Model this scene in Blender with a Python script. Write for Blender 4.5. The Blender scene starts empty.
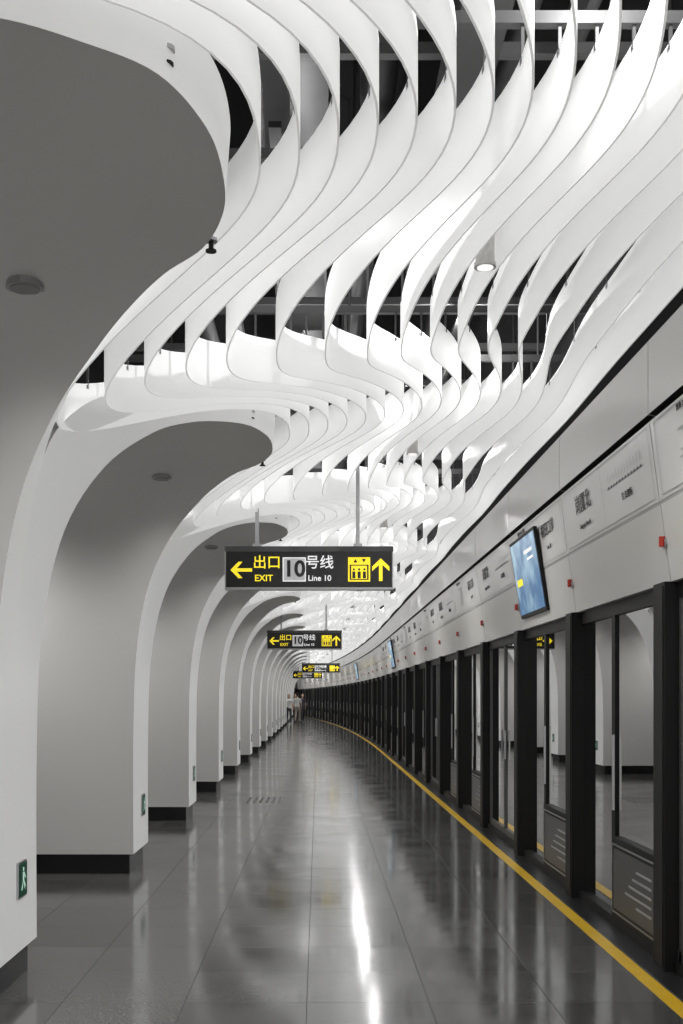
import bpy, math, random
from mathutils import Vector, Matrix
random.seed(4)
EYE=1.5
FPX=1100.0
scene=bpy.context.scene
try:
    scene.view_settings.view_transform='Standard'
except Exception: pass

# ---------------------------------------------------------------- materials
def new_mat(name):
    m=bpy.data.materials.new(name); m.use_nodes=True
    nt=m.node_tree
    return m,nt,nt.nodes['Principled BSDF']
def pmat(name,col,rough=.5,metal=0,emit=None,es=0,noise=0.0,nscale=8,bump=0.0,coat=0,spec=None):
    m,nt,b=new_mat(name)
    b.inputs['Base Color'].default_value=(*col,1)
    b.inputs['Roughness'].default_value=rough
    b.inputs['Metallic'].default_value=metal
    if spec is not None: b.inputs['Specular IOR Level'].default_value=spec
    if coat: b.inputs['Coat Weight'].default_value=coat
    if emit:
        b.inputs['Emission Color'].default_value=(*emit,1)
        b.inputs['Emission Strength'].default_value=es
    if noise>0 or bump>0:
        tc=nt.nodes.new('ShaderNodeTexCoord')
        n=nt.nodes.new('ShaderNodeTexNoise'); n.inputs['Scale'].default_value=nscale
        n.inputs['Detail'].default_value=5
        nt.links.new(tc.outputs['Object'],n.inputs['Vector'])
        if noise>0:
            r=nt.nodes.new('ShaderNodeMapRange')
            r.inputs['To Min'].default_value=1-noise; r.inputs['To Max'].default_value=1+noise
            nt.links.new(n.outputs['Fac'],r.inputs['Value'])
            mx=nt.nodes.new('ShaderNodeVectorMath'); mx.operation='SCALE'
            mx.inputs[0].default_value=col
            nt.links.new(r.outputs['Result'],mx.inputs['Scale'])
            nt.links.new(mx.outputs['Vector'],b.inputs['Base Color'])
        if bump>0:
            bp=nt.nodes.new('ShaderNodeBump'); bp.inputs['Strength'].default_value=bump
            bp.inputs['Distance'].default_value=.01
            nt.links.new(n.outputs['Fac'],bp.inputs['Height'])
            nt.links.new(bp.outputs['Normal'],b.inputs['Normal'])
    return m
M={}
M['fin']=pmat('fin_white_glow',(.88,.88,.875),.4,emit=(1,1,.995),es=.29)  # emission puts brightness into the fin colour; the fins are no light source
M['rim']=pmat('rim_white_glow',(.88,.88,.875),.4,noise=.03,nscale=1.5,emit=(1,1,.99),es=.20)  # painted-in glow whitens the rim, which is no lamp
M['soffit']=pmat('soffit_white',(.78,.775,.765),.5,noise=.04,nscale=1.2)
M['black']=pmat('black_metal',(.010,.010,.010),.5,spec=.25)
M['plinth']=pmat('plinth_black_stone',(.01,.01,.011),.25,noise=.2,nscale=30)
M['ceil']=pmat('void_black',(.010,.010,.010),.9,noise=.2,nscale=3)
M['pipe']=pmat('pipe_gray',(.11,.11,.11),.5,noise=.15)
M['rail']=pmat('rail_gray',(.075,.075,.075),.5)
M['duct']=pmat('duct_dark',(.07,.07,.07),.45,metal=.3,noise=.2)
M['steel']=pmat('steel',(.45,.45,.46),.3,metal=.9)
M['header']=pmat('header_panel',(.68,.67,.65),.3,noise=.03,nscale=1.5)
M['band']=pmat('header_band',(.76,.75,.73),.25,noise=.02)
M['bandline']=pmat('band_gray_print',(.38,.38,.38),.5)
M['ink']=pmat('black_print',(.05,.05,.05),.5)
M['red']=pmat('red_lamp',(.5,.03,.015),.4)
M['yellowline']=pmat('yellow_line',(.74,.46,.02),.35,noise=.12,nscale=6)
M['signblack']=pmat('sign_black',(.012,.012,.013),.25)
M['signyellow']=pmat('sign_yellow',(.9,.68,.02),.5,emit=(1,.78,.03),es=.75)
M['signwhite']=pmat('sign_white',(.8,.8,.8),.5,emit=(1,1,1),es=.5)
M['signgray']=pmat('sign_gray',(.5,.5,.52),.5,emit=(1,1,1),es=.2)
M['green']=pmat('exit_green',(.0,.07,.04),.4,emit=(.01,.2,.1),es=.05)
M['greenw']=pmat('exit_pictogram',(.7,.9,.8),.4,emit=(.6,1,.8),es=.4)
M['lens']=pmat('downlight_lens',(.30,.30,.30),.25,noise=.1)
M['lamp']=pmat('lamp_diffuser',(.9,.9,.9),.4,emit=(1,.98,.95),es=.9)
M['stripe']=pmat('dark_threshold',(.02,.02,.021),.3,noise=.2,nscale=20)
M['door_gray']=pmat('door_gray_panel',(.09,.09,.09),.4,metal=.2)
M['grille']=pmat('lower_panel_gray',(.055,.054,.052),.3,noise=.25,nscale=6)

# glass
m=bpy.data.materials.new('door_glass'); m.use_nodes=True; nt=m.node_tree
nt.nodes.clear()
o=nt.nodes.new('ShaderNodeOutputMaterial'); mix=nt.nodes.new('ShaderNodeMixShader')
tr=nt.nodes.new('ShaderNodeBsdfTransparent'); tr.inputs[0].default_value=(.35,.36,.37,1)
gl=nt.nodes.new('ShaderNodeBsdfGlossy'); gl.inputs['Roughness'].default_value=.01; gl.inputs[0].default_value=(.98,.98,.98,1)
fr=nt.nodes.new('ShaderNodeFresnel'); fr.inputs[0].default_value=1.8
mu=nt.nodes.new('ShaderNodeMath'); mu.operation='MULTIPLY_ADD'; mu.inputs[1].default_value=1.5; mu.inputs[2].default_value=.28; mu.use_clamp=True
nt.links.new(fr.outputs[0],mu.inputs[0]); nt.links.new(mu.outputs[0],mix.inputs[0])
nt.links.new(tr.outputs[0],mix.inputs[1]); nt.links.new(gl.outputs[0],mix.inputs[2]); nt.links.new(mix.outputs[0],o.inputs[0])
M['glass']=m
# screen
m,nt,b=new_mat('screen_blue')
tc=nt.nodes.new('ShaderNodeTexCoord'); n=nt.nodes.new('ShaderNodeTexNoise'); n.inputs['Scale'].default_value=4
cr=nt.nodes.new('ShaderNodeValToRGB')
cr.color_ramp.elements[0].position=.40; cr.color_ramp.elements[0].color=(.03,.12,.26,1)
cr.color_ramp.elements[1].position=.72; cr.color_ramp.elements[1].color=(.35,.52,.60,1)
nt.links.new(tc.outputs['Object'],n.inputs['Vector']); nt.links.new(n.outputs['Fac'],cr.inputs[0])
nt.links.new(cr.outputs[0],b.inputs['Emission Color']); b.inputs['Emission Strength'].default_value=1.0
b.inputs['Base Color'].default_value=(.02,.04,.08,1); b.inputs['Roughness'].default_value=.2
M['screen']=m
# floor
m,nt,b=new_mat('polished_granite')
tc=nt.nodes.new('ShaderNodeTexCoord')
mp=nt.nodes.new('ShaderNodeMapping'); mp.inputs['Location'].default_value=(.055,0,0)
nt.links.new(tc.outputs['Object'],mp.inputs['Vector'])
br=nt.nodes.new('ShaderNodeTexBrick'); br.offset=0; br.inputs['Scale'].default_value=1
br.inputs['Brick Width'].default_value=.6; br.inputs['Row Height'].default_value=.6
br.inputs['Mortar Size'].default_value=.0022; br.inputs['Bias'].default_value=0
br.inputs['Color1'].default_value=(.070,.069,.067,1); br.inputs['Color2'].default_value=(.125,.124,.121,1)
br.inputs['Mortar'].default_value=(.02,.02,.02,1)
nt.links.new(mp.outputs[0],br.inputs['Vector'])
n1=nt.nodes.new('ShaderNodeTexNoise'); n1.inputs['Scale'].default_value=70; n1.inputs['Detail'].default_value=5
n2=nt.nodes.new('ShaderNodeTexNoise'); n2.inputs['Scale'].default_value=1.8; n2.inputs['Detail'].default_value=6
for n in (n1,n2): nt.links.new(tc.outputs['Object'],n.inputs['Vector'])
r1=nt.nodes.new('ShaderNodeMapRange'); r1.inputs['From Min'].default_value=.3; r1.inputs['From Max'].default_value=.7; r1.inputs['To Min'].default_value=.5; r1.inputs['To Max'].default_value=1.5
nt.links.new(n1.outputs['Fac'],r1.inputs['Value'])
vm=nt.nodes.new('ShaderNodeVectorMath'); vm.operation='SCALE'
nt.links.new(br.outputs['Color'],vm.inputs[0]); nt.links.new(r1.outputs[0],vm.inputs['Scale'])
nt.links.new(vm.outputs[0],b.inputs['Base Color'])
r2=nt.nodes.new('ShaderNodeMapRange'); r2.inputs['From Min'].default_value=.3; r2.inputs['From Max'].default_value=.7; r2.inputs['To Min'].default_value=.07; r2.inputs['To Max'].default_value=.17
nt.links.new(n2.outputs['Fac'],r2.inputs['Value'])
mr=nt.nodes.new('ShaderNodeMath'); mr.operation='MULTIPLY_ADD'; mr.inputs[1].default_value=.4
nt.links.new(br.outputs['Fac'],mr.inputs[0]); nt.links.new(r2.outputs[0],mr.inputs[2]); nt.links.new(mr.outputs[0],b.inputs['Roughness'])
ms=nt.nodes.new('ShaderNodeMath'); ms.operation='MULTIPLY_ADD'; ms.inputs[1].default_value=-.3; ms.inputs[2].default_value=.5
nt.links.new(br.outputs['Fac'],ms.inputs[0]); nt.links.new(ms.outputs[0],b.inputs['Specular IOR Level'])
b.inputs['IOR'].default_value=1.85
bp=nt.nodes.new('ShaderNodeBump'); bp.inputs['Strength'].default_value=.07; bp.inputs['Distance'].default_value=.02
nt.links.new(n2.outputs['Fac'],bp.inputs['Height']); nt.links.new(bp.outputs[0],b.inputs['Normal'])
M['floor']=m

# ---------------------------------------------------------------- geometry helpers
def bend(x,y):
    if y<30: return 0
    w=min(1,max(.12,(x+1.56)/3.4))
    return -.0010*(y-30)**2*w
def P(x,y,z): return (x+bend(x,y),y,z)

class MB:
    def __init__(s): s.v=[];s.f=[];s.m=[];s.mats=[]
    def mi(s,k):
        if k not in s.mats: s.mats.append(k)
        return s.mats.index(k)
    def box(s,x0,x1,y0,y1,z0,z1,k):
        i=len(s.v)
        for x,y,z in ((x0,y0,z0),(x1,y0,z0),(x1,y1,z0),(x0,y1,z0),(x0,y0,z1),(x1,y0,z1),(x1,y1,z1),(x0,y1,z1)):
            s.v.append(P(x,y,z))
        for f in ((0,3,2,1),(4,5,6,7),(0,1,5,4),(1,2,6,5),(2,3,7,6),(3,0,4,7)):
            s.f.append([i+a for a in f]); s.m.append(s.mi(k))
    def poly(s,pts,k):
        i=len(s.v)
        for p in pts: s.v.append(P(*p))
        s.f.append(list(range(i,i+len(pts)))); s.m.append(s.mi(k))
    def grid(s,rows,k):
        i=len(s.v); n=len(rows[0])
        for r in rows:
            for p in r: s.v.append(P(*p))
        for a in range(len(rows)-1):
            for c in range(n-1):
                s.f.append([i+a*n+c,i+a*n+c+1,i+(a+1)*n+c+1,i+(a+1)*n+c]); s.m.append(s.mi(k))
    def cyl(s,p0,p1,r,k,n=10,r1=None):
        if r1 is None: r1=r
        a=Vector(P(*p0)); b=Vector(P(*p1)); d=(b-a).normalized()
        u=d.orthogonal().normalized(); w=d.cross(u)
        i=len(s.v)
        for q,rr in ((a,r),(b,r1)):
            for j in range(n):
                t=2*math.pi*j/n
                s.v.append(tuple(q+u*math.cos(t)*rr+w*math.sin(t)*rr))
        for j in range(n):
            s.f.append([i+j,i+(j+1)%n,i+n+(j+1)%n,i+n+j]); s.m.append(s.mi(k))
        s.f.append([i+j for j in range(n)][::-1]); s.m.append(s.mi(k))
        s.f.append([i+n+j for j in range(n)]); s.m.append(s.mi(k))
    def build(s,name,smooth=False,parent=None):
        me=bpy.data.meshes.new(name); me.from_pydata(s.v,[],s.f)
        for k in s.mats: me.materials.append(M[k])
        me.polygons.foreach_set('material_index',s.m)
        if smooth: me.polygons.foreach_set('use_smooth',[True]*len(s.f))
        me.update()
        ob=bpy.data.objects.new(name,me); scene.collection.objects.link(ob)
        if parent: ob.parent=parent
        return ob
def empty(name,loc=(0,0,0)):
    e=bpy.data.objects.new(name,None); e.location=loc; e.empty_display_size=.2
    scene.collection.objects.link(e); return e

Y0,Y1=-4.3,93.0
# ---------------------------------------------------------------- shell
def strip(name,x0,x1,z0,z1,k,ya=Y0,yb=Y1,step=2.0):
    b=MB(); n=int((yb-ya)/step)
    ys=[ya+(yb-ya)*i/n for i in range(n+1)]
    b.grid([[(x0,y,z0),(x0,y,z1),(x1,y,z1),(x1,y,z0),(x0,y,z0)] for y in ys],k)
    b.poly([(x0,ya,z0),(x1,ya,z0),(x1,ya,z1),(x0,ya,z1)],k)
    b.poly([(x0,yb,z0),(x0,yb,z1),(x1,yb,z1),(x1,yb,z0)],k)
    return b.build(name)
strip('floor',-4.6,1.80,-.12,0,'floor')
strip('trim_1',1.80,2.12,-.12,0,'stripe')         # dark door threshold
strip('trim_2',1.70,1.785,-.01,.003,'yellowline')  # yellow safety line
strip('ceiling',-4.6,3.6,5.3,5.45,'ceil')
strip('wall_left',-4.75,-4.6,-.12,5.3,'soffit')
strip('wall_right',3.5,3.65,-1.3,5.3,'ceil')
strip('track_bed',2.12,3.49,-1.3,-1.15,'ceil')
b=MB(); b.box(-4.75,3.65,Y1,Y1+.2,-1.3,5.3,'duct'); b.build('wall_far')
strip('trim_3',1.90,1.98,3.445,5.3,'ceil')           # black fascia above header

# ---------------------------------------------------------------- columns / vaults
TAB=[(0,-.32,1.76, 0,-.30,1.98),(.3,-.345,1.76,.3,-.33,1.98),(.6,-.45,1.755,.62,-.44,1.97),(.8,-.63,1.73,.88,-.62,1.95),
(1.0,-.80,1.67,1.15,-.80,1.88),(1.2,-.98,1.56,1.5,-1.02,1.74),(1.4,-1.22,1.32,1.85,-1.25,1.55),(1.53,-1.42,.94,2.0,-1.42,1.25),
(1.585,-1.53,.4,2.0,-1.54,.6),(1.6,-1.56,-.3,2.0,-1.56,-.3),(1.6,-1.56,-1.33,2.0,-1.56,-1.33)]
def catmull(tab,sub):
    out=[]
    n=len(tab)
    for i in range(n-1):
        p0=tab[max(i-1,0)];p1=tab[i];p2=tab[i+1];p3=tab[min(i+2,n-1)]
        if i==0: p0=tuple([-p2[0],p2[1],p2[2],-p2[3],p2[4],p2[5]])
        for j in range(sub):
            t=j/sub
            out.append(tuple(.5*((2*b)+(-a+c)*t+(2*a-5*b+4*c-d)*t*t+(-a+3*b-3*c+d)*t**3) for a,b,c,d in zip(p0,p1,p2,p3)))
    out.append(tab[-1]); return out
half=catmull(TAB,6)
full=[(-r[0],r[1],r[2],-r[3],r[4],r[5]) for r in half[::-1]]+half[1:]
C0=3.7; PER=4.0
ngap=range(-1,22)
for g in ngap:
    c=C0+PER*g
    b=MB()
    b.grid([[(r[1],c+r[0],r[2]+EYE),(-2.4,c+r[0],r[2]+EYE),(-4.59,c+r[0],r[2]+EYE)] for r in full],'soffit')
    b.build('vault_soffit',True)
    b=MB()
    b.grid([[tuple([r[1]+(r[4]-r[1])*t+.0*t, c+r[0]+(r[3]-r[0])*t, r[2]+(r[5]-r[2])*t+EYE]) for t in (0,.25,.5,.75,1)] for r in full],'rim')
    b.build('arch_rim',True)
for g in ngap:
    c=C0+PER*g+2
    if c<Y0+.5: continue
    b=MB()
    b.box(-4.59,-1.60,c-.36,c+.36,0,.17,'plinth')
    b.build('column_plinth')
    b=MB(); b.box(-1.575,-1.548,c-.01,c+.15,.45,.64,'steel')
    b.box(-1.56,-1.544,c+.0,c+.14,.46,.63,'green')
    X=-1.5435
    def q(pts): b.poly([(X,c+.07+u*.06,.545+v*.07) for u,v in pts],'greenw')
    q([(-.2,.9),(.15,.9),(.15,.62),(-.2,.62)]); q([(-.3,.55),(.25,.55),(.15,-.1),(-.25,-.1)])
    q([(-.25,-.1),(0,-.1),(-.5,-.8),(-.75,-.7)]); q([(0,-.1),(.2,-.1),(.6,-.5),(.35,-.8),(.2,-.5)]); q([(.25,.5),(.7,.1),(.6,0),(.2,.3)])
    b.build('exit_sign')

def lamp_spot(x,y,z,e,size=2.4,blend=.9,r=.05,rot=(0,0,0),parent=None):
    l=bpy.data.lights.new('lamp','SPOT'); l.energy=e; l.spot_size=size; l.spot_blend=blend; l.shadow_soft_size=r; l.color=(1,.985,.96)
    o=bpy.data.objects.new('lamp',l); o.location=P(x,y,z); o.rotation_euler=rot; scene.collection.objects.link(o)
    if parent: o.parent=parent
    return o
# fittings on vault
for g in ngap:
    c=C0+PER*g
    e=empty('recessed_downlight_and_fill')
    for x in (-1.22,-3.0):
        b=MB(); z=1.703+EYE; y=c+.88
        b.cyl((x,y,z-.003),(x,y,z+.05),.078,'steel',24); b.cyl((x,y,z-.008),(x,y,z),.060,'lens',24)
        b.build('fitting',parent=e)
        lamp_spot(x,y,z-.03,28 if x>-2 else 110,2.3 if x>-2 else 2.7,parent=e)  # deeper fitting and spot are unseen additions, filling light onto the column faces
    if c<0: continue
    b=MB()
    for x,y,z in ((-.435,c-.55,1.86+EYE),(-.42,c+.62,1.80+EYE)):
        b.cyl((x,y,z+.1),(x,y,z-.01),.008,'black',8); b.cyl((x,y,z),(x,y,z-.012),.026,'steel',12); b.cyl((x,y,z-.012),(x,y,z-.045),.010,'black',8); b.cyl((x,y,z-.045),(x,y,z-.052),.022,'black',12)
    b.build('sprinkler_head')

# ---------------------------------------------------------------- wavy ceiling fins
R=[-.20+.135*k for k in range(15)]+[1.79]
L=[-1.34,-1.10,-.90,-.69,-.48,-.22,.04,.27,.46,.63,.79,.96,1.15,1.36,1.58,1.76]
ZR=[1.86,1.89,1.92,1.95,1.98,2.01,2.04,2.07,2.10,2.12,2.12,2.12,2.10,2.08,2.04,1.99]
ZL=[1.40,1.52,1.62,1.70,1.76,1.80,1.85,1.89,1.93,1.96,1.98,2.00,2.01,2.01,2.00,1.98]
NF=16
def fin_at(k,y):
    ph=min(.24,.035*k)*(1 if k<11 else .8)
    w=.5+.5*math.cos(2*math.pi*(y-ph-C0)/PER)
    flat=1-(1-w)**1.35; sharp=w**1.25
    t=min(1,max(0,(k-1)/5))
    wx=flat*(1-t)+sharp*t; wz=1-(1-w)**2
    return L[k]+(R[k]-L[k])*wx, ZL[k]+(ZR[k]-ZL[k])*wz+EYE, .26
b=MB()
NS=44
TH=.004
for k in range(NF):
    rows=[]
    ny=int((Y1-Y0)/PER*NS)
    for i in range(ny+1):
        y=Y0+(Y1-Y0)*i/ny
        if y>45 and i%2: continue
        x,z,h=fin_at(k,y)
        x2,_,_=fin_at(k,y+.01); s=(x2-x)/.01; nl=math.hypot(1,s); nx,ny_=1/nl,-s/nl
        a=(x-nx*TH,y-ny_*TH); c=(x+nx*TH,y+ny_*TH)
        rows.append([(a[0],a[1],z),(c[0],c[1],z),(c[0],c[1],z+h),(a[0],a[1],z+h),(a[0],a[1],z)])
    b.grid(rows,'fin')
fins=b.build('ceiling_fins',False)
me=fins.data
me.polygons.foreach_set('use_smooth',[True]*len(me.polygons))
try: me.set_sharp_from_angle(angle=math.radians(40))
except Exception: pass

# support rails, hangers, services above the fins
b=MB()
y=Y0+.3
while y<70:
    b.box(-1.5,1.85,y-.02,y+.02,2.44+EYE,2.485+EYE,'rail')
    for x in (-1.2,.2,1.6):
        b.cyl((x,y,2.48+EYE),(x,y,5.3),.008,'rail',6)
    if y<26:
        for k in range(NF):
            x,z,h=fin_at(k,y)
            b.box(x-.006,x+.006,y-.006,y+.006,z+h-.02,2.45+EYE,'rail')
            b.box(x-.008,x+.008,y-.015,y+.015,z+h-.03,z+h-.01,'steel')
    y+=1.0
b.build('fin_support_rails')
b=MB()
for x,z,r,k in ((-.9,4.5,.07,'pipe'),(-.65,4.5,.05,'pipe'),(.3,4.7,.11,'duct'),(.9,4.45,.05,'pipe'),(1.15,4.45,.05,'pipe')):
    ya=Y0
    while ya<80:
        b.cyl((x,ya,z),(x,ya+8,z),r,k,12); ya+=8
b.build('service_pipes',True)
b=MB()
ya=Y0
while ya<78:
    b.box(-.3,.05,ya,ya+6,4.35,4.39,'duct'); b.box(-.3,-.28,ya,ya+6,4.39,4.47,'duct'); b.box(.03,.05,ya,ya+6,4.39,4.47,'duct')
    b.box(.55,.75,ya+1,ya+5.2,4.15,4.35,'duct')
    ya+=6
ya=Y0+1
while ya<70:
    b.box(-1.5,1.86,ya,ya+.05,4.25,4.30,'pipe'); ya+=1.0
b.build('cable_tray')

# ---------------------------------------------------------------- can downlights between fins
for g in range(-1,20):
    yc=C0+PER*g+1.5
    e=empty('can_downlight')
    b=MB(); x=.79; z=2.03+EYE
    n=24
    b.cyl((x,yc,z+.02),(x,yc,z+.2),.045,'header',n); b.cyl((x,yc,z),(x,yc,z+.02),.052,'header',n)
    b.cyl((x,yc,z-.004),(x,yc,z+.0),.038,'lamp',n)
    b.cyl((x,yc,z+.2),(x,yc,2.45+EYE),.01,'rail',6)
    b.build('can',parent=e)
    lamp_spot(x,yc,z-.06,85,2.4,r=.12,parent=e)
# unseen fill lamps, added above the fins to brighten fins, rails and void
for g in range(-1,20):
    for x in (-.2,1.0):
        yc=C0+PER*g+(2 if x<0 else 0)
        e=empty('fill_lamp')
        b=MB(); b.box(x-.03,x+.03,yc-.6,yc+.6,4.14,4.17,'ceil'); b.build('fill_housing',parent=e)
        l=bpy.data.lights.new('lamp','POINT'); l.energy=22; l.shadow_soft_size=.02
        o=bpy.data.objects.new('lamp',l); o.location=P(x,yc,4.06); o.parent=e; scene.collection.objects.link(o)

# ---------------------------------------------------------------- platform screen doors
PB=6.0; PP=2.2
n0=-4
for i in range(n0,39):
    y=PB+PP*i; t=i%3
    b=MB(); HT=EYE+.63
    b.box(1.89,2.10,y,y+.20,0,HT,'black')
    b.box(1.885,1.89,y+.02,y+.18,0.02,HT-.02,'black')
    ya=y+.20; yb=y+PP
    b.box(1.96,2.08,ya,yb,HT-.09,HT,'black'); b.box(1.94,2.08,ya,yb,0,.06,'black')
    if t in (0,1):
        yc=ya+1.12
        b.box(1.965,2.02,yc-.04,yc+.04,.06,HT-.09,'black')
        b.box(1.965,2.0,ya,ya+.05,.06,HT-.09,'black')
        b.box(1.945,2.0,ya+.05,yc-.04,.06,.58,'black')
        for (u0,u1,w0,w1) in ((ya+.07,yc-.06,.53,.54),(ya+.07,yc-.06,.09,.10),(ya+.07,ya+.08,.09,.54),(yc-.07,yc-.06,.09,.54)):
            b.box(1.938,1.946,u0,u1,w0,w1,'steel')
        b.box(1.940,1.946,ya+.11,yc-.10,.12,.51,'grille')
        for j in range(5):
            b.box(1.937,1.940,ya+.2,ya+.2+.3+.08*((j*7)%4),.20+j*.055,.214+j*.055,'bandline')
        b.box(1.98,1.992,ya+.05,yc-.04,.58,HT-.09,'glass')
        b.box(1.98,1.992,yc+.04,yb,.06,HT-.09,'glass')
        b.box(1.95,1.965,yc-.035,yc-.015,.75,1.25,'steel')
    else:
        ym=(ya+yb)/2
        b.box(1.98,1.992,ya+.035,ym-.035,.12,HT-.09,'glass'); b.box(1.98,1.992,ym+.038,yb-.05,.12,HT-.09,'glass')
        for a in (ya,ym-.035,ym+.003,yb-.05):
            b.box(1.965,2.0,a,a+.035,.06,HT-.09,'door_gray')
        b.box(1.965,2.0,ya,yb,.06,.12,'door_gray')
        b.box(1.95,1.965,ym-.10,ym-.07,.85,1.15,'steel'); b.box(1.95,1.965,ym+.07,ym+.10,.85,1.15,'steel')
    b.build('platform_screen_door')

# header
def HB(u,off=0.0):
    return 1.862-.055*u-off, 1.07+.43*u+EYE
hd=empty('door_header_panel')
b=MB()
HPY=2.2
y=PB+PP*n0
while y<Y1-2:
    a0,a1=y+.006,y+HPY-.006
    prof=[(2.05,.63),(1.925,.63),(1.868,1.05),(1.868,1.062),(1.862,1.07),(1.807,1.50),(1.85,1.51),(1.85,1.53),(1.80,1.54),(1.80,1.94),(2.05,1.94)]
    segs=['header','header','bandline','band','band','black','black','black','header','header']
    for j in range(len(prof)-1):
        p,q=prof[j],prof[j+1]
        b.poly([(p[0],a0,p[1]+EYE),(p[0],a1,p[1]+EYE),(q[0],a1,q[1]+EYE),(q[0],a0,q[1]+EYE)],segs[j])
    b.poly([(p_[0],a0,p_[1]+EYE) for p_ in prof],'header'); b.poly([(p_[0],a1,p_[1]+EYE) for p_ in prof][::-1],'header')
    y+=HPY
ys=PB+PP*n0
while ys<Y1-2:
    b.box(1.93,2.04,ys,ys+2.2,.66+EYE,1.92+EYE,'black'); ys+=2.2
b.build('header_body',parent=hd)
def bandquad(b,y0,y1,u0,u1,k,off=.004):
    x0,z0=HB(u0,off); x1,z1=HB(u1,off)
    b.poly([(x0,y0,z0),(x0,y1,z0),(x1,y1,z1),(x1,y0,z1)],k)
b=MB()
def LB(v,off=0.004): return 1.925-.057*v-off,.63+.42*v+EYE
for i in range(n0,38):
    y=PB+PP*i
    for a in (y+.05,y+1.08,y+2.12):
        bandquad(b,a,a+.006,.04,.96,'bandline')
    bandquad(b,y+.05,y+2.12,.04,.052,'bandline'); bandquad(b,y+.05,y+2.12,.948,.96,'bandline')
    if i%2==0:
        bandquad(b,y+.2,y+.95,.55,.57,'bandline')
        for j in range(12):
            yy=y+.22+j*.062; bandquad(b,yy,yy+.018,.54,.58,'ink',.005); bandquad(b,yy,yy+.008,.62,.62+.1+.06*random.random(),'bandline',.005)
    else:
        for j in range(7):
            bandquad(b,y+1.3,y+1.3+.2+.3*random.random(),.25+j*.08,.275+j*.08,'bandline',.005)
    x,z=LB(.5)
    b.cyl((x-.015,y,z-.02),(x-.015,y,z+.035),.018,'red',10); b.cyl((x+.01,y,z),(x-.01,y,z),.03,'steel',12)
b.build('header_graphics',parent=hd)

def text(s,size,mat,loc,rot=None,mw=None,parent=None,align='CENTER',ext=.001,name='lettering',off=0):
    c=bpy.data.curves.new(name,'FONT'); c.body=s; c.size=size; c.align_x=align; c.align_y='CENTER'; c.extrude=ext; c.offset=off
    c.materials.append(M[mat])
    o=bpy.data.objects.new(name,c); scene.collection.objects.link(o)
    if mw is not None: o.matrix_world=mw
    else:
        o.location=loc; o.rotation_euler=rot
    if parent: o.parent=parent
    return o
up=Vector((-.055,0,.43)).normalized(); ax=Vector((0,-1,0)); nz=ax.cross(up)
def band_text(s,size,y,u,mat='ink'):
    x,z=HB(u,.006); p=Vector(P(x,y,z))
    mw=Matrix(((ax.x,up.x,nz.x,p.x),(ax.y,up.y,nz.y,p.y),(ax.z,up.z,nz.z,p.z),(0,0,0,1)))
    text(s,size,mat,None,mw=mw,parent=hd)
for i in range(n0+3,12):
    y=PB+PP*i
    if i%2==0:
        band_text('岗厦北',.14,y+1.58,.62); band_text('Gangxia North',.05,y+1.58,.28)
        band_text('往 双拥街',.05,y+.55,.32)
    else:
        band_text('福田口岸',.12,y+.56,.62); band_text('Line 10',.05,y+.56,.30)
        band_text('换乘 2 11 14 号线',.04,y+1.6,.9)
# information screens
for ys in (9.1,27.0,45.0):
    e=empty('information_screen')
    b=MB()
    def sq(y0,y1,z0,z1,off,k):
        xa=1.93-.11*(z0-2.23)/.67-off; xb=1.93-.11*(z1-2.23)/.67-off
        i=len(b.v)
        for xx,zz in ((xa,z0),(xb,z1)):
            for yy in (y0,y1):
                b.v.append(P(xx,yy,zz)); 
        for xx,zz in ((xa+.03,z0),(xb+.03,z1)):
            for yy in (y0,y1):
                b.v.append(P(xx,yy,zz))
        for f in ((0,1,3,2),(4,6,7,5),(0,4,5,1),(2,3,7,6),(0,2,6,4),(1,5,7,3)):
            b.f.append([i+a for a in f]); b.m.append(b.mi(k))
    sq(ys-.03,ys+1.1,2.22,2.91,.045,'black'); sq(ys,ys+1.07,2.25,2.88,.048,'screen')
    sq(ys+.75,ys+.98,2.50,2.56,.050,'signyellow'); sq(ys+.15,ys+.5,2.74,2.77,.050,'signwhite'); sq(ys+.15,ys+.4,2.68,2.70,.050,'signwhite')
    b.build('display',parent=e)

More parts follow.
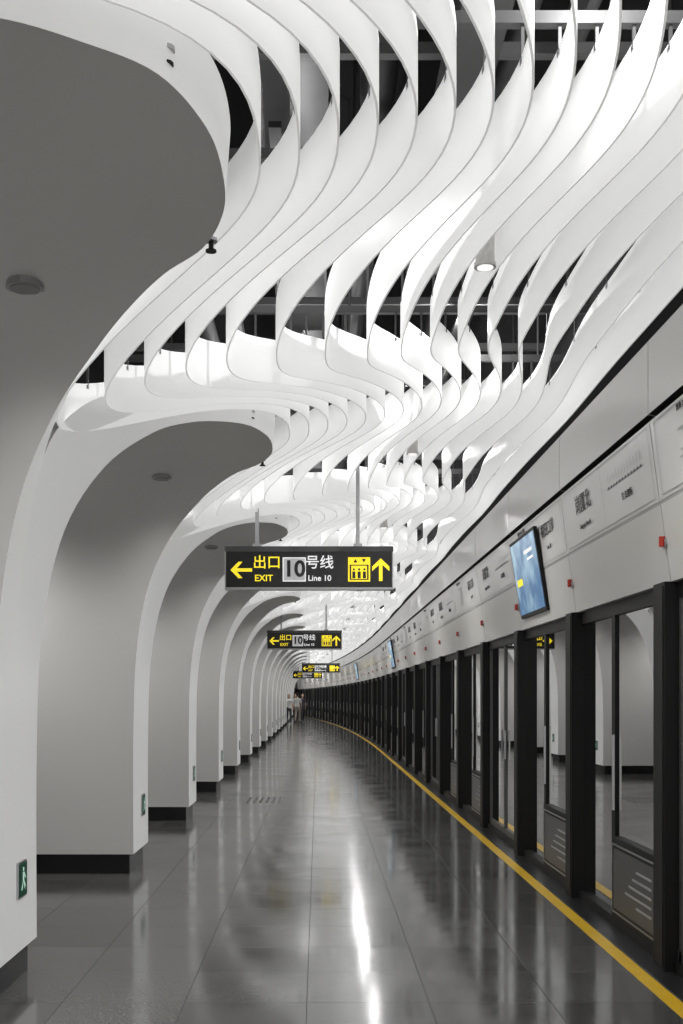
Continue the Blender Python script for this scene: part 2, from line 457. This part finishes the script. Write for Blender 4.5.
# ---------------------------------------------------------------- hanging direction signs
def hanging_sign(cx,y,zc,w=1.6,h=.41,detail=True):
    e=empty('hanging_direction_sign',(cx,y,zc))
    b=MB()
    def bx(x0,x1,y0,y1,z0,z1,k):
        i=len(b.v)
        for p in ((x0,y0,z0),(x1,y0,z0),(x1,y1,z0),(x0,y1,z0),(x0,y0,z1),(x1,y0,z1),(x1,y1,z1),(x0,y1,z1)): b.v.append(p)
        for f in ((0,3,2,1),(4,5,6,7),(0,1,5,4),(1,2,6,5),(2,3,7,6),(3,0,4,7)):
            b.f.append([i+a for a in f]); b.m.append(b.mi(k))
    W=w/2; H=h/2
    bx(-W,W,-.06,.06,-H,H,'steel')
    bx(-W+.012,W-.012,-.066,.066,-H+.022,H-.012,'signblack')
    bx(-W,W,-.069,.069,H-.05,H,'door_gray')
    F=-.0675
    def fl(pts,k,f=F):
        i=len(b.v)
        for u,v in pts: b.v.append((u,f,v))
        b.f.append(list(range(i,i+len(pts)))); b.m.append(b.mi(k))
    cz=-.02
    def arrow(cx,cz,s,ang):
        ca,sa=math.cos(ang),math.sin(ang)
        def T(p): return (cx+(p[0]*ca-p[1]*sa)*s,cz+(p[0]*sa+p[1]*ca)*s)
        fl([T(p) for p in ((-1,.0),(-.82,-.16),(1,-.16),(1,.16),(-.82,.16))],'signyellow')
        fl([T(p) for p in ((-1.05,0),(-.3,-.78),(.1,-.78),(-.6,0))],'signyellow',F-.0005)
        fl([T(p) for p in ((-1.05,0),(-.6,0),(.1,.78),(-.3,.78))],'signyellow',F-.0005)
    arrow(-.64,cz,.10,0)
    arrow(.68,cz,.105,-math.pi/2)
    fl([(-.25,-.13),(-.03,-.13),(-.03,.10),(-.25,.10)],'signwhite')
    fl([(-.24,-.12),(-.04,-.12),(-.04,.09),(-.24,.09)],'signgray',F-.0004)
    fl([(.37,-.13),(.58,-.13),(.58,.10),(.37,.10)],'signyellow')
    G=F-.001
    def r(x0,x1,z0,z1,k='signblack',g=G): fl([(x0,z0),(x1,z0),(x1,z1),(x0,z1)],k,g)
    r(.385,.565,-.115,.03); r(.40,.55,-.105,.02,'signyellow',G-.0005)
    for xx in (.425,.475,.525):
        r(xx-.015,xx+.015,-.10,-.035,'signblack',G-.001); r(xx-.009,xx+.009,-.025,-.005,'signblack',G-.001)
    fl([(.42,.05),(.46,.05),(.44,.085)],'signblack',G); fl([(.50,.085),(.52,.05),(.54,.085)],'signblack',G)
    for xx in (-W*.62,W*.58):
        bx(xx-.018,xx+.018,-.018,.018,H,2.5+EYE-zc,'steel'); bx(xx-.04,xx+.04,-.04,.04,H,H+.03,'steel')
    o=b.build('board'); o.parent=e
    for s,size,mt,x,z in (('出口',.135,'signyellow',-.40,.045),('EXIT',.085,'signyellow',-.43,-.10),('10',.21,'signblack',-.14,-.015),
                        ('号线',.135,'signwhite',.10,.045),('Line 10',.075,'signwhite',.10,-.10)):
        t=text(s,size,mt,(x,F-.003,z),(math.pi/2,0,0),parent=e,ext=.0008,off=.006 if s=='10' else .0012)
hanging_sign(-.085,10.5,1.225+EYE)
hanging_sign(-.29,23.5,1.215+EYE)
hanging_sign(.12,46,1.21+EYE,)
hanging_sign(-.57,60,1.21+EYE)

# tactile bars
b=MB()
for i in range(6):
    for j in range(10):
        x=-1.0+i*.09; y=15.6+j*.09
        b.cyl((x,y,0),(x,y,.006),.022,'door_gray',8,.014)
b.build('tactile_studs')

# ---------------------------------------------------------------- people far down the platform
SK=pmat('skin',(.55,.36,.27),.5); M['skinc']=SK
M['lip']=pmat('lips',(.4,.15,.12),.5)
M['hair']=pmat('hair_black',(.015,.012,.01),.5)
M['shirt']=pmat('shirt_white',(.8,.8,.8),.7,noise=.05); M['shirt2']=pmat('shirt_dark',(.05,.05,.07),.7,noise=.1)
M['pants']=pmat('trousers_dark',(.03,.03,.04),.7,noise=.1); M['pants2']=pmat('trousers_beige',(.4,.36,.3),.7,noise=.1)
M['shoe']=pmat('shoe',(.02,.02,.02),.5)
def person(x,y,face,h=1.7,shirt='shirt',pants='pants',st=1,longhair=False):
    e=empty('person',P(x,y,0))
    vs=[(0,0,.93),(0,0,1.10),(0,-.01,1.30),(0,0,1.46),(0,-.01,1.56)]
    rr=[(.135,.10),(.12,.09),(.155,.10),(.055,.055),(.05,.05)]
    ed=[(0,1),(1,2),(2,3),(3,4)]
    def add(par,p,r):
        vs.append(p); rr.append(r); ed.append((par,len(vs)-1)); return len(vs)-1
    for s in (1,-1):
        sw=s*st
        a=add(2,(.17*s,0,1.39),(.06,.06)); a=add(a,(.215*s,.05*sw,1.12),(.043,.043)); a=add(a,(.21*s,-.10*sw-.03,.90),(.028,.028))
        pl=add(a,(.205*s,-.13*sw-.04,.83),(.016,.038))
        for j,(o,l) in enumerate(((-.03,.07),(-.01,.085),(.012,.08),(.032,.06))):
            f=add(pl,(.205*s,-.13*sw-.04+o,.79-.01),(.009,.009)); add(f,(.195*s,-.13*sw-.05+o,.79-l*.8),(.008,.008))
        add(pl,(.19*s,-.13*sw-.09,.81),(.009,.009))
        q=add(0,(.09*s,0,.86),(.09,.095)); q=add(q,(.095*s,-.16*sw-.03 if sw>0 else .02,.49),(.062,.065))
        yk=(-.24 if sw>0 else .26); zk=.09 if sw>0 else .14
        q=add(q,(.09*s,yk,zk),(.042,.045)); add(q,(.095*s,yk-.15,.04 if sw>0 else .05),(.04,.03))
    me=bpy.data.meshes.new('body'); me.from_pydata(vs,ed,[])
    o=bpy.data.objects.new('body',me); scene.collection.objects.link(o)
    sk=o.modifiers.new('s','SKIN'); sk.use_smooth_shade=True
    for i,r in enumerate(rr): me.skin_vertices[0].data[i].radius=r
    me.skin_vertices[0].data[0].use_root=True
    ss=o.modifiers.new('u','SUBSURF'); ss.levels=1; ss.render_levels=1
    dg=bpy.context.evaluated_depsgraph_get(); dg.update()
    nm=bpy.data.meshes.new_from_object(o.evaluated_get(dg))
    o.modifiers.clear(); o.data=nm
    nm.materials.clear()
    for k in (shirt,pants,'skinc','shoe'): nm.materials.append(M[k])
    for p in nm.polygons:
        c=p.center; p.use_smooth=True
        if abs(c.x)>.165 and c.z<1.18 and c.z>.6: p.material_index=2
        elif c.z>1.47: p.material_index=2
        elif c.z<.09: p.material_index=3
        elif c.z<.95: p.material_index=1
        else: p.material_index=0
    o.parent=e
    b=MB()
    def ell(cx,cy,cz,rx,ry,rz,k,n=16):
        i=len(b.v)
        for a in range(n//2+1):
            th=math.pi*a/(n//2)
            for c in range(n):
                ph=2*math.pi*c/n
                X=math.sin(th)*math.cos(ph);Yy=math.sin(th)*math.sin(ph);Z=math.cos(th)
                tap=1-.22*max(0,-Z)
                b.v.append((cx+rx*X*tap,cy+ry*Yy*tap,cz+rz*Z))
        for a in range(n//2):
            for c in range(n):
                b.f.append([i+a*n+c,i+a*n+(c+1)%n,i+(a+1)*n+(c+1)%n,i+(a+1)*n+c]); b.m.append(b.mi(k))
    ell(0,-.015,1.63,.075,.095,.115,'skinc')
    ell(0,.012,1.655,.084,.098,.105,'hair')
    if longhair: ell(0,.055,1.56,.075,.05,.15,'hair')
    ell(0,-.115,1.615,.012,.018,.02,'skinc',n=8)
    for s in (1,-1):
        ell(.078*s,0,1.625,.012,.02,.032,'skinc',n=8); ell(.03*s,-.102,1.64,.012,.008,.007,'hair',n=8)
    ell(0,-.098,1.575,.024,.01,.006,'lip',n=8)
    hobj=b.build('head',True); hobj.parent=e
    e.rotation_euler=(0,0,face); e.scale=(h/1.75,)*3
    return e
for (px,py,fa,hh,sh,pa,st,lh) in ((-1.50,61,0.1,1.66,'shirt','pants',1,True),(-1.0,64,3.0,1.74,'shirt','pants2',-1,False),(-.55,66,.2,1.70,'shirt2','pants',-1,False),(-1.25,70,0,1.7,'shirt','pants',1,False)):
    person(px,py,fa,hh,sh,pa,st,lh)

# ---------------------------------------------------------------- world + camera
w=bpy.data.worlds.new('World'); scene.world=w; w.use_nodes=True
w.node_tree.nodes['Background'].inputs[0].default_value=(1,.985,.955,1); w.node_tree.nodes['Background'].inputs[1].default_value=1.3
cam=bpy.data.cameras.new('camera'); co=bpy.data.objects.new('camera',cam); scene.collection.objects.link(co)
co.location=(0,0,EYE); co.rotation_euler=(math.pi/2,0,0)
cam.lens=FPX/1024*36; cam.sensor_width=36; cam.shift_x=(341.5-318)/1024; cam.shift_y=(697-512)/1024
cam.clip_end=300
scene.camera=co
